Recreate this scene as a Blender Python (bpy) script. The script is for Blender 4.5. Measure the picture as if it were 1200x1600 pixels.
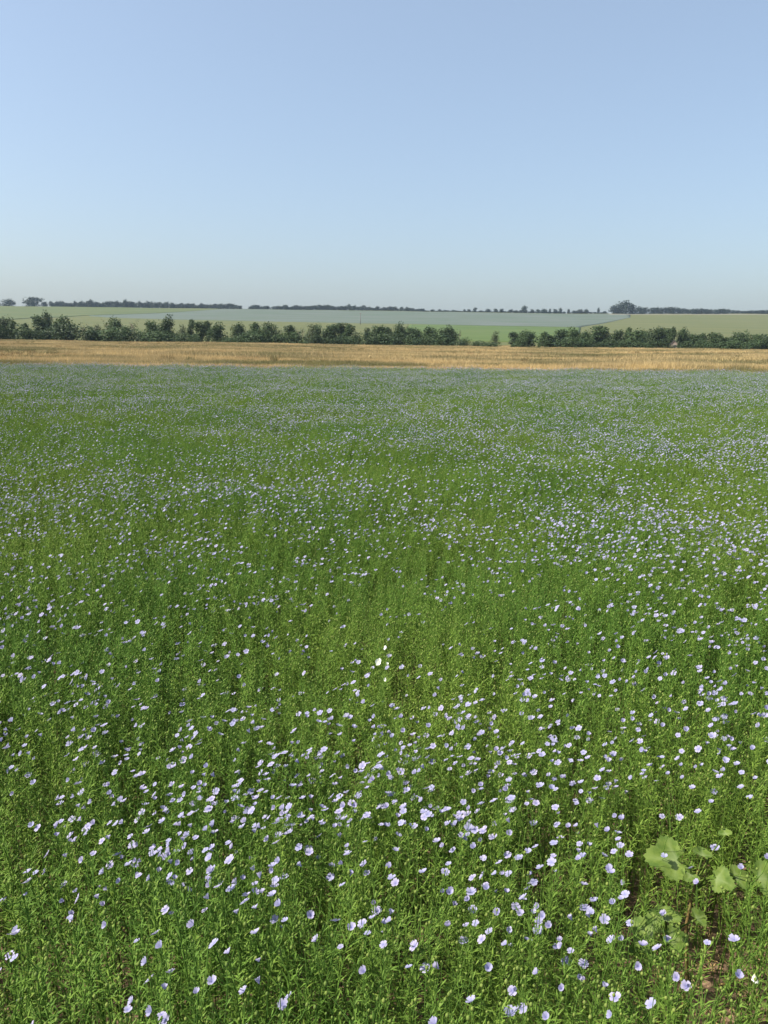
import bpy, math, random
import numpy as np
from mathutils import Vector, Matrix, Euler

# ------------------------------------------------------------------ clean
for o in list(bpy.data.objects):
    bpy.data.objects.remove(o)
scene = bpy.context.scene
C = scene.collection
random.seed(7)
R = np.random.RandomState(11)

# ------------------------------------------------------------------ camera
W0, H0, FPX = 1200.0, 1600.0, 1256.0
CAM = Vector((0, 0, 1.70))
PITCH, ROLL = math.radians(12.13), math.radians(0.75)
cd = bpy.data.cameras.new('camera')
cam = bpy.data.objects.new('camera', cd)
C.objects.link(cam)
cd.sensor_fit = 'VERTICAL'
cd.sensor_height = 36.0
cd.lens = FPX / H0 * 36.0
cd.clip_start = 0.05
cd.clip_end = 9000
CROT = Euler((math.pi / 2 - PITCH, 0, 0)).to_matrix() @ Matrix.Rotation(ROLL, 3, 'Z')
cam.matrix_world = Matrix.Translation(CAM) @ CROT.to_4x4()
scene.camera = cam

# ------------------------------------------------------------------ sky + sun
SUN_EL, SUN_AZ = math.radians(45), math.radians(-98)     # azimuth from +Y, negative = left
SUN = Vector((math.sin(SUN_AZ) * math.cos(SUN_EL), math.cos(SUN_AZ) * math.cos(SUN_EL), math.sin(SUN_EL)))
world = bpy.data.worlds.new('World')
scene.world = world
world.use_nodes = True
wn, wl = world.node_tree.nodes, world.node_tree.links
wn.clear()
sky = wn.new('ShaderNodeTexSky')
sky.sky_type = 'NISHITA'
sky.sun_disc = False
sky.sun_elevation = SUN_EL
sky.sun_rotation = SUN_AZ % (2 * math.pi)
sky.altitude = 100
sky.air_density = 1.0
sky.dust_density = 2.9
sky.ozone_density = 3.2
bg = wn.new('ShaderNodeBackground')
bg.inputs['Strength'].default_value = 0.053
wo = wn.new('ShaderNodeOutputWorld')
veil = wn.new('ShaderNodeMix')            # an even thin veil of summer haze over the whole dome
veil.data_type = 'RGBA'
veil.blend_type = 'ADD'
veil.inputs[0].default_value = 1.0
veil.inputs[7].default_value = (1.32, 1.56, 1.72, 1)
wl.new(sky.outputs[0], veil.inputs[6])
wl.new(veil.outputs[2], bg.inputs[0])
wl.new(bg.outputs[0], wo.inputs[0])
sd = bpy.data.lights.new('sun', 'SUN')
sd.energy = 3.5
sd.angle = math.radians(0.53)
sd.color = (1.0, 0.93, 0.80)
sun = bpy.data.objects.new('sun', sd)
C.objects.link(sun)
sun.rotation_euler = SUN.to_track_quat('Z', 'Y').to_euler()
sun.location = (-30, -10, 40)
scene.view_settings.view_transform = 'Standard'
scene.view_settings.look = 'None'
scene.view_settings.exposure = 1.42
scene.view_settings.gamma = 1.0
scene.render.engine = 'CYCLES'
scene.cycles.max_bounces = 5
scene.cycles.diffuse_bounces = 3
scene.cycles.glossy_bounces = 2
scene.cycles.transmission_bounces = 3
scene.cycles.transparent_max_bounces = 8
scene.cycles.volume_bounces = 0

# ------------------------------------------------------------------ helpers
def ray(px, py):
    d = CROT @ Vector(((px - W0 / 2) / FPX, (H0 / 2 - py) / FPX, -1.0))
    return d.normalized()

def at_z(px, py, z):
    d = ray(px, py)
    return CAM + d * ((z - CAM.z) / d.z)

def at_y(px, py, Y):
    d = ray(px, py)
    return CAM + d * (Y / d.y)

def project(P):
    """(n,3) -> pixel x, y"""
    M = np.array(CROT)
    q = (np.asarray(P, float) - np.array(CAM)) @ M
    w = np.maximum(-q[:, 2], 1e-6)
    return W0 / 2 + FPX * q[:, 0] / w, H0 / 2 - FPX * q[:, 1] / w

def smooth(a, b, x):
    t = np.clip((np.asarray(x, float) - a) / (b - a), 0, 1)
    return t * t * (3 - 2 * t)

_PH = np.random.RandomState(3).uniform(0, 6.283, (8, 2))
def wave(x, y, s, k=0):
    """cheap smooth pseudo noise, about -1..1"""
    x = np.asarray(x, float) / s
    y = np.asarray(y, float) / s
    v = 0
    for i, (a, f) in enumerate(((0.3, 1.0), (1.4, 1.37), (2.3, 1.9), (2.9, 2.6), (0.9, 3.3))):
        ph = _PH[(i + k) % 8]
        v = v + np.sin((x * math.cos(a + k) + y * math.sin(a + k)) * f * 2.2 + ph[0] + 1.3 * np.sin(y * f * 1.1 + ph[1])) / (1 + 0.5 * i)
    return v / 2.2

def hz(x, y):
    """terrain height"""
    x = np.asarray(x, float)
    y = np.asarray(y, float)
    yr = 1100.0 + 0.02 * x
    t = np.clip(y - 250.0, 0, None)
    tr = yr - 250.0
    crest = 38.6 + 3.4 * smooth(200, 560, x) - 0.6 * smooth(-100, -500, x)
    up = crest * (np.minimum(t, tr) / tr) ** 2
    down = -0.03 * np.clip(y - yr - 20, 0, None)
    und = 0.25 * wave(x, y, 60, 1) * smooth(45, 120, y) + 0.02 * wave(x, y, 1.3, 2) * (1 - smooth(20, 40, y))
    return up + down * 0.7 + und

def on_ground(px, py, lo=30, hi=1500):
    d = ray(px, py)
    Y = np.linspace(lo, hi, 6000)
    k = Y / d.y
    z = CAM.z + d.z * k
    g = hz(CAM.x + d.x * k, Y)
    i = np.argmax(g > z)
    if i == 0:
        i = -1
    return float(CAM.x + d.x * k[i]), float(Y[i])

def tag(o, label=None, cat=None, group=None, kind=None):
    if label: o['label'] = label
    if cat: o['category'] = cat
    if group: o['group'] = group
    if kind: o['kind'] = kind
    return o

def make_mesh(name, V, F, mats, mi=None, smooth_shade=True, tint=None):
    m = bpy.data.meshes.new(name)
    m.from_pydata([tuple(v) for v in V], [], [tuple(f) for f in F])
    for mt in mats:
        m.materials.append(mt)
    if mi is not None:
        m.polygons.foreach_set('material_index', np.asarray(mi, dtype=np.int32))
    if smooth_shade:
        m.polygons.foreach_set('use_smooth', np.ones(len(F), dtype=bool))
    if tint is not None:
        a = m.attributes.new('tint', 'FLOAT', 'POINT')
        a.data.foreach_set('value', np.asarray(tint, dtype=np.float32))
    m.update()
    return m

def link(name, mesh, parent=None):
    o = bpy.data.objects.new(name, mesh)
    C.objects.link(o)
    if parent is not None:
        o.parent = parent
    return o

class MB:
    """collects vertices and faces"""
    def __init__(s):
        s.V, s.F, s.T, s.M = [], [], [], []
    def add(s, V, F, tint=0.0, mi=0):
        b = len(s.V)
        s.V += [tuple(v) for v in V]
        s.F += [tuple(i + b for i in f) for f in F]
        s.T += list(tint) if hasattr(tint, '__len__') else [tint] * len(V)
        s.M += [mi] * len(F)
    def tube(s, pts, rad, n=3, tint=0.0, mi=0, cap=False):
        pts = [Vector(p) for p in pts]
        V, F = [], []
        for i, p in enumerate(pts):
            a = pts[max(i - 1, 0)]
            b = pts[min(i + 1, len(pts) - 1)]
            t = (b - a).normalized()
            u = t.cross(Vector((0.31, 0.95, 0.1))).normalized()
            w = t.cross(u)
            r = rad[i] if hasattr(rad, '__len__') else rad
            for k in range(n):
                c = 2 * math.pi * k / n
                V.append(p + (u * math.cos(c) + w * math.sin(c)) * r)
        for i in range(len(pts) - 1):
            for k in range(n):
                F.append((i * n + k, i * n + (k + 1) % n, (i + 1) * n + (k + 1) % n, (i + 1) * n + k))
        if cap:
            F.append(tuple((len(pts) - 1) * n + k for k in range(n)))
            F.append(tuple(reversed(range(n))))
        s.add(V, F, tint, mi)
    def box(s, c, e, mi=0):
        x, y, z = c
        a, b, d = e
        V = [(x + i * a / 2, y + j * b / 2, z + k * d / 2) for k in (-1, 1) for j in (-1, 1) for i in (-1, 1)]
        F = [(0, 2, 3, 1), (4, 5, 7, 6), (0, 1, 5, 4), (2, 6, 7, 3), (0, 4, 6, 2), (1, 3, 7, 5)]
        s.add(V, F, 0.0, mi)
    def mesh(s, name, mats, sm=True):
        return make_mesh(name, s.V, s.F, mats, s.M, sm, s.T)

# ------------------------------------------------------------------ materials
def base_mat(name):
    m = bpy.data.materials.new(name)
    m.use_nodes = True
    nt = m.node_tree
    nt.nodes.clear()
    out = nt.nodes.new('ShaderNodeOutputMaterial')
    return m, nt, out

def N(nt, t, **kw):
    n = nt.nodes.new(t)
    for k, v in kw.items():
        setattr(n, k, v)
    return n

def ramp(nt, src, stops):
    r = N(nt, 'ShaderNodeValToRGB')
    e = r.color_ramp.elements
    while len(e) < len(stops):
        e.new(0.5)
    for el, (p, c) in zip(e, stops):
        el.position = p
        el.color = (*c, 1)
    nt.links.new(src, r.inputs[0])
    return r.outputs[0]

def mixc(nt, fac, a, b, mode='MIX'):
    m = N(nt, 'ShaderNodeMix', data_type='RGBA', blend_type=mode)
    for sock, v in ((m.inputs[0], fac), (m.inputs[6], a), (m.inputs[7], b)):
        if hasattr(v, 'is_output'):
            nt.links.new(v, sock)
        elif isinstance(v, (int, float)):
            sock.default_value = v
        else:
            sock.default_value = (*v, 1)
    return m.outputs[2]

def math_n(nt, op, a, b=0.0):
    m = N(nt, 'ShaderNodeMath', operation=op)
    for sock, v in ((m.inputs[0], a), (m.inputs[1], b)):
        if hasattr(v, 'is_output'):
            nt.links.new(v, sock)
        else:
            sock.default_value = v
    return m.outputs[0]

def noise(nt, vec, scale, detail=3.0):
    n = N(nt, 'ShaderNodeTexNoise')
    n.inputs['Scale'].default_value = scale
    n.inputs['Detail'].default_value = detail
    if vec is not None:
        nt.links.new(vec, n.inputs['Vector'])
    return n.outputs['Fac']

def leafy(nt, out, col, trans=0.35, rough=0.55, tcol=None, spec=0.35):
    p = N(nt, 'ShaderNodeBsdfPrincipled')
    p.inputs['Roughness'].default_value = rough
    p.inputs['Specular IOR Level'].default_value = spec
    t = N(nt, 'ShaderNodeBsdfTranslucent')
    mx = N(nt, 'ShaderNodeMixShader')
    mx.inputs[0].default_value = trans
    nt.links.new(col, p.inputs['Base Color'])
    nt.links.new(tcol if tcol is not None else col, t.inputs['Color'])
    nt.links.new(p.outputs[0], mx.inputs[1])
    nt.links.new(t.outputs[0], mx.inputs[2])
    nt.links.new(mx.outputs[0], out.inputs['Surface'])

def mat_flax_green(name, dark, mid, warm):
    m, nt, out = base_mat(name)
    oi = N(nt, 'ShaderNodeObjectInfo')
    geo = N(nt, 'ShaderNodeNewGeometry')
    big = noise(nt, oi.outputs['Location'], 0.55, 2.0)
    t = N(nt, 'ShaderNodeAttribute', attribute_name='tint')
    c0 = ramp(nt, oi.outputs['Random'], [(0.0, dark), (0.4, mid), (0.72, mid), (1.0, tuple(1.25 * v for v in warm))])
    c1 = mixc(nt, ramp(nt, big, [(0.36, (0, 0, 0)), (0.64, (1, 1, 1))]), mixc(nt, .35, c0, dark), warm)
    c2 = mixc(nt, 0.8, c0, c1)
    # the plant's own colour: older lower leaves yellower, tips fresher
    c3 = mixc(nt, t.outputs['Fac'], c2, (0.30, 0.24, 0.07))
    leafy(nt, out, c3, 0.40, 0.6, spec=0.15)
    return m

M_LEAF = mat_flax_green('flax_leaf', (0.090, 0.192, 0.034), (0.138, 0.262, 0.042), (0.215, 0.315, 0.052))
M_STEM = mat_flax_green('flax_stem', (0.075, 0.170, 0.034), (0.105, 0.215, 0.038), (0.145, 0.240, 0.042))
M_BOLL = mat_flax_green('flax_boll', (0.130, 0.210, 0.050), (0.190, 0.275, 0.060), (0.260, 0.315, 0.080))

def mat_petal(name, outer, inner):
    m, nt, out = base_mat(name)
    t = N(nt, 'ShaderNodeAttribute', attribute_name='tint')
    oi = N(nt, 'ShaderNodeObjectInfo')
    c = ramp(nt, t.outputs['Fac'], [(0.0, inner), (0.35, tuple(0.45 * a + 0.55 * b for a, b in zip(inner, outer))), (0.75, outer)])
    c = mixc(nt, math_n(nt, 'MULTIPLY', oi.outputs['Random'], 0.55), c, (0.29, 0.31, 0.50))
    leafy(nt, out, c, 0.33, 0.6, spec=0.2)
    return m

M_PETAL = mat_petal('flax_petal', (0.425, 0.395, 0.545), (0.16, 0.16, 0.39))
def mat_white():
    m, nt, out = base_mat('white_petal')
    t = N(nt, 'ShaderNodeAttribute', attribute_name='tint')
    leafy(nt, out, ramp(nt, t.outputs['Fac'], [(0.0, (0.6, 0.6, 0.25)), (0.4, (0.86, 0.87, 0.78))]), 0.3, 0.6)
    return m
M_WHITE = mat_white()

def mat_weed():
    m, nt, out = base_mat('weed_leaf')
    t = N(nt, 'ShaderNodeAttribute', attribute_name='tint')
    tc = N(nt, 'ShaderNodeTexCoord')
    n = ramp(nt, noise(nt, tc.outputs['Object'], 48, 5), [(.36, (0, 0, 0)), (.62, (1, 1, 1))])
    c = mixc(nt, n, (0.075, 0.135, 0.022), (0.145, 0.205, 0.040))
    c = mixc(nt, t.outputs['Fac'], c, (0.25, 0.31, 0.13))
    leafy(nt, out, c, 0.3, 0.65, spec=.12)
    return m
M_WEED = mat_weed()

def simple(name, a, b, scale=8.0, rough=0.8, coord='Object', detail=5, bump=0.0):
    m, nt, out = base_mat(name)
    tc = N(nt, 'ShaderNodeTexCoord')
    n = noise(nt, tc.outputs[coord], scale, detail)
    p = N(nt, 'ShaderNodeBsdfPrincipled')
    p.inputs['Roughness'].default_value = rough
    p.inputs['Specular IOR Level'].default_value = 0.25
    nt.links.new(ramp(nt, n, [(0.3, a), (0.7, b)]), p.inputs['Base Color'])
    if bump:
        bm = N(nt, 'ShaderNodeBump')
        bm.inputs['Strength'].default_value = bump
        nt.links.new(n, bm.inputs['Height'])
        nt.links.new(bm.outputs[0], p.inputs['Normal'])
    nt.links.new(p.outputs[0], out.inputs['Surface'])
    return m

M_WEEDSTEM = simple('weed_stem', (0.16, 0.08, 0.035), (0.16, 0.17, 0.05), 30)
M_BARK = simple('bark', (0.06, 0.045, 0.035), (0.13, 0.10, 0.075), 6)
M_DEAD = simple('dead_wood', (0.16, 0.13, 0.11), (0.26, 0.22, 0.19), 6)
M_POLE = simple('weathered_pole', (0.14, 0.12, 0.11), (0.22, 0.19, 0.17), 4)
M_WALL = simple('plaster', (0.24, 0.19, 0.155), (0.29, 0.24, 0.20), 2)
M_ROOF = simple('slate_roof', (0.14, 0.135, 0.13), (0.19, 0.18, 0.17), 3)
M_DARK = simple('dark_opening', (0.03, 0.03, 0.035), (0.05, 0.05, 0.055), 3)
M_CLOD = simple('clod', (0.13, 0.085, 0.055), (0.24, 0.17, 0.11), 25, 0.95, bump=0.4)

def mat_tree(name, a, b, c):
    m, nt, out = base_mat(name)
    oi = N(nt, 'ShaderNodeObjectInfo')
    tc = N(nt, 'ShaderNodeTexCoord')
    n = noise(nt, tc.outputs['Object'], 0.9, 3)
    col = ramp(nt, n, [(0.3, a), (0.55, b), (0.75, c)])
    h = N(nt, 'ShaderNodeHueSaturation')
    nt.links.new(col, h.inputs['Color'])
    nt.links.new(math_n(nt, 'ADD', math_n(nt, 'MULTIPLY', oi.outputs['Random'], 0.5), 0.75), h.inputs['Value'])
    leafy(nt, out, h.outputs[0], 0.22, 0.6, spec=0.25)
    return m
M_TREE = mat_tree('tree_foliage', (0.030, 0.056, 0.021), (0.046, 0.077, 0.027), (0.068, 0.098, 0.035))
M_PALE = mat_tree('pale_foliage', (0.055, 0.075, 0.035), (0.075, 0.095, 0.045), (0.10, 0.11, 0.058))
M_FAR = mat_tree('far_foliage', (0.012, 0.026, 0.013), (0.018, 0.033, 0.017), (0.024, 0.042, 0.02))

def mat_straw():
    m, nt, out = base_mat('dry_grass')
    oi = N(nt, 'ShaderNodeObjectInfo')
    mp = N(nt, 'ShaderNodeMapping')
    mp.inputs['Scale'].default_value = (0.03, 0.075, 1)
    nt.links.new(oi.outputs['Location'], mp.inputs['Vector'])
    n = noise(nt, mp.outputs[0], 2.2, 5)
    c = ramp(nt, n, [(0.41, (0.17, 0.16, 0.07)), (0.48, (0.31, 0.25, 0.13)), (0.53, (0.46, 0.355, 0.18)), (0.60, (0.48, 0.365, 0.18)), (0.68, (0.34, 0.235, 0.115))])
    r = ramp(nt, oi.outputs['Random'], [(0.0, (0.78, 0.78, 0.78)), (0.5, (1, 1, 1)), (1.0, (1.18, 1.14, 1.05))])
    c = mixc(nt, 1.0, c, r, 'MULTIPLY')
    leafy(nt, out, c, 0.25, 0.7, spec=0.2)
    return m
M_STRAW = mat_straw()

def mat_ground():
    m, nt, out = base_mat('ground')
    g = N(nt, 'ShaderNodeNewGeometry')
    sp = N(nt, 'ShaderNodeSeparateXYZ')
    nt.links.new(g.outputs['Position'], sp.inputs[0])
    Y = sp.outputs['Y']
    wob = noise(nt, g.outputs['Position'], 0.05, 3)
    soil = ramp(nt, noise(nt, g.outputs['Position'], 22, 6), [(0.3, (0.11, 0.075, 0.048)), (0.7, (0.25, 0.17, 0.11))])
    mp = N(nt, 'ShaderNodeMapping')
    mp.inputs['Scale'].default_value = (0.02, 0.04, 1)
    nt.links.new(g.outputs['Position'], mp.inputs['Vector'])
    straw = ramp(nt, noise(nt, mp.outputs[0], 3, 6), [(0.3, (0.17, 0.15, 0.06)), (0.5, (0.30, 0.225, 0.10)), (0.7, (0.37, 0.28, 0.14))])
    mp2 = N(nt, 'ShaderNodeMapping')
    mp2.inputs['Scale'].default_value = (0.004, 0.012, 1)
    nt.links.new(g.outputs['Position'], mp2.inputs['Vector'])
    n2 = noise(nt, mp2.outputs[0], 2.4, 6)
    past = ramp(nt, n2, [(0.3, (0.072, 0.088, 0.03)), (0.5, (0.09, 0.10, 0.036)), (0.7, (0.118, 0.116, 0.046))])
    f1 = math_n(nt, 'GREATER_THAN', Y, 34.0)
    yb = math_n(nt, 'ADD', Y, math_n(nt, 'MULTIPLY', wob, 26.0))
    mr = N(nt, 'ShaderNodeMapRange')
    mr.inputs['From Min'].default_value = 232
    mr.inputs['From Max'].default_value = 250
    nt.links.new(yb, mr.inputs['Value'])
    c = mixc(nt, f1, soil, straw)
    c = mixc(nt, mr.outputs[0], c, past)
    p = N(nt, 'ShaderNodeBsdfPrincipled')
    p.inputs['Roughness'].default_value = 0.95
    p.inputs['Specular IOR Level'].default_value = 0.1
    bm = N(nt, 'ShaderNodeBump')
    bm.inputs['Strength'].default_value = 0.6
    bm.inputs['Distance'].default_value = 0.02
    nt.links.new(noise(nt, g.outputs['Position'], 45, 6), bm.inputs['Height'])
    nt.links.new(bm.outputs[0], p.inputs['Normal'])
    nt.links.new(c, p.inputs['Base Color'])
    nt.links.new(p.outputs[0], out.inputs['Surface'])
    return m
M_GROUND = mat_ground()

def mat_field(name, a, b, c, sx=0.006, sy=0.02):
    m, nt, out = base_mat(name)
    g = N(nt, 'ShaderNodeNewGeometry')
    mp = N(nt, 'ShaderNodeMapping')
    mp.inputs['Scale'].default_value = (sx, sy, 0.02)
    nt.links.new(g.outputs['Position'], mp.inputs['Vector'])
    n = noise(nt, mp.outputs[0], 2.0, 6)
    p = N(nt, 'ShaderNodeBsdfPrincipled')
    p.inputs['Roughness'].default_value = 0.95
    p.inputs['Specular IOR Level'].default_value = 0.1
    nt.links.new(ramp(nt, n, [(0.3, a), (0.5, b), (0.7, c)]), p.inputs['Base Color'])
    nt.links.new(p.outputs[0], out.inputs['Surface'])
    return m
M_BLUEFIELD = mat_field('bloom_field', (0.070, 0.098, 0.068), (0.086, 0.108, 0.086), (0.102, 0.117, 0.106))
M_GREENFIELD = mat_field('green_crop', (0.056, 0.092, 0.024), (0.070, 0.105, 0.028), (0.09, 0.112, 0.036))
M_LEFTFIELD = mat_field('left_crop', (0.066, 0.090, 0.034), (0.080, 0.100, 0.038), (0.096, 0.108, 0.045))
M_TRACK = mat_field('pale_track', (0.15, 0.145, 0.105), (0.18, 0.165, 0.125), (0.20, 0.18, 0.135))

# ------------------------------------------------------------------ ground
ys = np.concatenate([np.arange(-60, 0, 6), np.arange(0, 40, 1.0), np.arange(40, 260, 5), np.arange(260, 1180, 10), np.arange(1180, 2400, 60)])
xa = np.concatenate([np.arange(0, 12, 1.0), np.arange(12, 60, 4), np.arange(60, 700, 16), np.arange(700, 1601, 60)])
xs = np.concatenate([-xa[:0:-1], xa])
GX, GY = np.meshgrid(xs, ys)
GZ = hz(GX, GY)
nx, ny = len(xs), len(ys)
V = np.stack([GX.ravel(), GY.ravel(), GZ.ravel()], 1)
idx = np.arange(nx * ny).reshape(ny, nx)
F = np.stack([idx[:-1, :-1].ravel(), idx[:-1, 1:].ravel(), idx[1:, 1:].ravel(), idx[1:, :-1].ravel()], 1)
ground = link('ground', make_mesh('ground', V, F, [M_GROUND]))
tag(ground, 'gently rising farmland from the brown field soil to the olive skyline', 'ground', kind='structure')

def field_sheet(name, lower, upper, mat, lift, label, nu=90, nv=26):
    """a crop standing 'lift' above the ground between two boundary lines given in plan"""
    def resample(p):
        p = np.array(p, float)
        s = np.r_[0, np.cumsum(np.hypot(*np.diff(p, axis=0).T))]
        u = np.linspace(0, s[-1], nu)
        return np.stack([np.interp(u, s, p[:, 0]), np.interp(u, s, p[:, 1])], 1)
    a, b = resample(lower), resample(upper)
    t = np.linspace(0, 1, nv)[:, None, None]
    G = a[None] * (1 - t) + b[None] * t
    Z = hz(G[..., 0], G[..., 1]) + lift
    Vv = np.concatenate([G, Z[..., None]], 2)
    Vb = Vv.copy(); Vb[..., 2] -= lift + 0.4
    i = np.arange(nu * nv).reshape(nv, nu)
    Fq = [np.stack([i[:-1, :-1].ravel(), i[:-1, 1:].ravel(), i[1:, 1:].ravel(), i[1:, :-1].ravel()], 1)]
    rim = np.concatenate([i[0, :], i[1:, -1], i[-1, -2::-1], i[-2:0:-1, 0]])
    VV = np.concatenate([Vv.reshape(-1, 3), Vb.reshape(-1, 3)[rim]])
    k = nu * nv + np.arange(len(rim))
    Fq.append(np.stack([rim, k, np.roll(k, -1), np.roll(rim, -1)], 1))
    o = link(name, make_mesh(name, VV, np.concatenate(Fq), [mat]))
    return tag(o, label, 'field', kind='structure')

RIDGE = [(0, 478), (200, 481), (370, 483), (600, 487), (800, 490), (1000, 490), (1200, 491)]
def ridge_y(px):
    return np.interp(px, [p[0] for p in RIDGE], [p[1] for p in RIDGE])
def crest_plan(px, back=0.0):
    d = ray(px, ridge_y(px))
    Y = 1096.0 - back
    return (d.x / d.y * Y, Y)
G_ = on_ground
up = [G_(140, 493), G_(235, 489.5), crest_plan(345, 8)] + [crest_plan(px, 4) for px in (400, 600, 800, 940, 985)]
lo = [G_(140, 494), G_(190, 497), G_(260, 499), G_(450, 503), G_(700, 507.5), G_(905, 511.5), G_(985, 496)]
field_sheet('flowering_field', lo, up, M_BLUEFIELD, 0.1, 'pale blue grey flowering field on the far hillside')
up = [(x, y - 6) for x, y in [G_(640, 507), G_(700, 507.5), G_(800, 509.5), G_(905, 511.5)]]
lo = [G_(610, 531), G_(700, 533), G_(800, 535), G_(900, 536)]
field_sheet('crop_field', lo, up, M_GREENFIELD, 0.4, 'bright green crop field showing through the gap in the tree belt', 60, 20)
up = [(x, y) for x, y in [crest_plan(-120, 4), crest_plan(0, 4), crest_plan(140, 4), crest_plan(240, 4), crest_plan(345, 4)]]
lo = [G_(-140, 499), G_(0, 500), G_(130, 493.5), G_(235, 490), (up[-1][0] + 2, up[-1][1] - 6)]
field_sheet('crop_field', lo, up, M_LEFTFIELD, 0.25, 'dull green crop field below the bushy left stretch of skyline trees', 60, 26)
up = [(x, y) for x, y in [crest_plan(px, 2) for px in (950, 1050, 1150, 1260)]]
lo = [(x, y - 11) for x, y in up]
field_sheet('track', lo, up, M_TRACK, 0.12, 'pale dirt track along the foot of the skyline trees', 40, 4)

# ------------------------------------------------------------------ trees
def crown_mesh(name, seed, w, h, z0, nleaf, ls, mat, nlobes=9, hollow=0.55, top=1.0, droop=0.0):
    """many leaf-clump faces spread through a handful of uneven lobes"""
    r = np.random.RandomState(seed)
    lobes = []
    for i in range(nlobes):
        t = 0.06 + 0.86 * (i + r.rand()) / nlobes
        rad = (0.5 * w) * (0.62 - 0.30 * abs(t - 0.40)) * r.uniform(0.7, 1.2)
        rr = 0.5 * w * r.uniform(0.1, 0.62) * (1.0 - 0.75 * max(0, t - 0.5) * top)
        a = r.uniform(0, 6.283)
        lobes.append((rr * math.cos(a), rr * math.sin(a), z0 + t * (h - z0) * 0.93, rad, rad * r.uniform(0.75, 1.25)))
    V, F = [], []
    P = np.array([(l[3] ** 2) for l in lobes]); P = P / P.sum()
    for i in range(nleaf):
        lx, ly, lz, lr, lh = lobes[r.choice(nlobes, p=P)]
        d = r.normal(size=3); d /= np.linalg.norm(d)
        q = r.uniform(hollow, 1.12) if r.rand() < 0.85 else r.uniform(0.1, 1.3)
        p = np.array([lx + d[0] * lr * q, ly + d[1] * lr * q, max(z0 * 0.8 + 0.05, lz + d[2] * lh * q)])
        n = d + r.normal(size=3) * 0.7 + np.array([0, 0, 0.35])
        n /= np.linalg.norm(n)
        u = np.cross(n, r.normal(size=3)); u /= np.linalg.norm(u)
        v = np.cross(n, u)
        s = ls * r.uniform(0.55, 1.3)
        b = len(V)
        V += [p - u * s, p - v * s * 0.55 + n * s * 0.15, p + u * s, p + v * s * 0.6 + n * s * 0.12]
        F.append((b, b + 1, b + 2, b + 3))
    return make_mesh(name, V, F, [mat], smooth_shade=False)

def trunk_mesh(name, seed, w, h, r0, mat, limbs=5, upto=0.75):
    r = random.Random(seed)
    mb = MB()
    lean = (r.uniform(-.05, .05) * h, r.uniform(-.05, .05) * h)
    pts = [(lean[0] * t + 0.02 * h * math.sin(5 * t + seed), lean[1] * t, h * t - (0.25 if t == 0 else 0)) for t in (0, .2, .4, .6, upto)]
    mb.tube(pts, [r0 * (1.25 if t == 0 else 1 - 0.85 * t / 0.8) for t in (0, .2, .4, .6, upto)], 6)
    for i in range(limbs):
        t = r.uniform(.22, .62)
        a = r.uniform(0, 6.283)
        b = Vector((lean[0] * t + 0.02 * h * math.sin(5 * t + seed), lean[1] * t, h * t))
        L = w * r.uniform(.25, .42)
        e = b + Vector((math.cos(a) * L, math.sin(a) * L, h * r.uniform(.12, .3)))
        m = (b + e) / 2 + Vector((0, 0, -0.03 * h))
        mb.tube([b, m, e], [r0 * .45, r0 * .3, r0 * .1], 4)
    return mb.mesh(name, [mat])

def bare_mesh(name, seed, w, h, r0):
    r = random.Random(seed)
    mb = MB()
    def grow(p, d, L, rad, lev):
        q = p + d * L
        mb.tube([p, (p + q) / 2 + Vector((r.uniform(-.05, .05), r.uniform(-.05, .05), 0)) * L, q], [rad, rad * .8, rad * .6], 4)
        if lev == 0: return
        for k in range(3):
            nd = (d + Vector((r.uniform(-.8, .8), r.uniform(-.8, .8), r.uniform(.0, .6)))).normalized()
            grow(q if k else p + d * L * .6, nd, L * r.uniform(.55, .75), rad * .55, lev - 1)
    grow(Vector((0, 0, -0.2)), Vector((0.04, 0, 1)).normalized(), h * .36, r0, 4)
    return mb.mesh(name, [M_DEAD])

# belt tree kinds, all modelled with unit height 1 (scaled per tree)
KINDS = {}
def kind(key, crown, trunk, w):
    KINDS[key] = (crown, trunk, w)
for i in range(5):
    kind('round%d' % i, crown_mesh('crown', 100 + i, 8.0, 9.0, 0.5, 2300, 0.34, M_TREE, 13), trunk_mesh('trunk', i, 8, 9, .2, M_BARK), (8.0, 9.0))
for i in range(3):
    kind('tall%d' % i, crown_mesh('crown', 130 + i, 5.0, 10.0, 0.8, 1700, 0.32, M_TREE, 13, top=.8), trunk_mesh('trunk', 20 + i, 4, 10, .17, M_BARK), (4.4, 10.0))
for i in range(3):
    kind('bush%d' % i, crown_mesh('foliage', 160 + i, 6.5, 4.0, 0.0, 1000, 0.27, M_TREE, 9), trunk_mesh('stem', 40 + i, 5, 3.4, .09, M_BARK, 4, .6), (6.5, 4.0))
for i in range(2):
    kind('pale%d' % i, crown_mesh('crown', 180 + i, 5.5, 7.0, 0.5, 700, 0.26, M_PALE, 8, .3), trunk_mesh('trunk', 60 + i, 5.5, 7, .13, M_BARK, 7), (5.5, 7.0))
for i in range(2):
    kind('bare%d' % i, crown_mesh('crown', 190 + i, 5.0, 7.0, 1.4, 150, 0.22, M_PALE, 8, .2), bare_mesh('trunk', 71 + i, 4.5, 7, .16), (5.0, 7.0))
for i in range(4):
    kind('far%d' % i, crown_mesh('crown', 210 + i, 10.0, 9.0, 0.0, 700, 0.62, M_FAR, 10), trunk_mesh('trunk', 80 + i, 9, 9, .25, M_BARK, 3), (9.0, 9.0))

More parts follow.
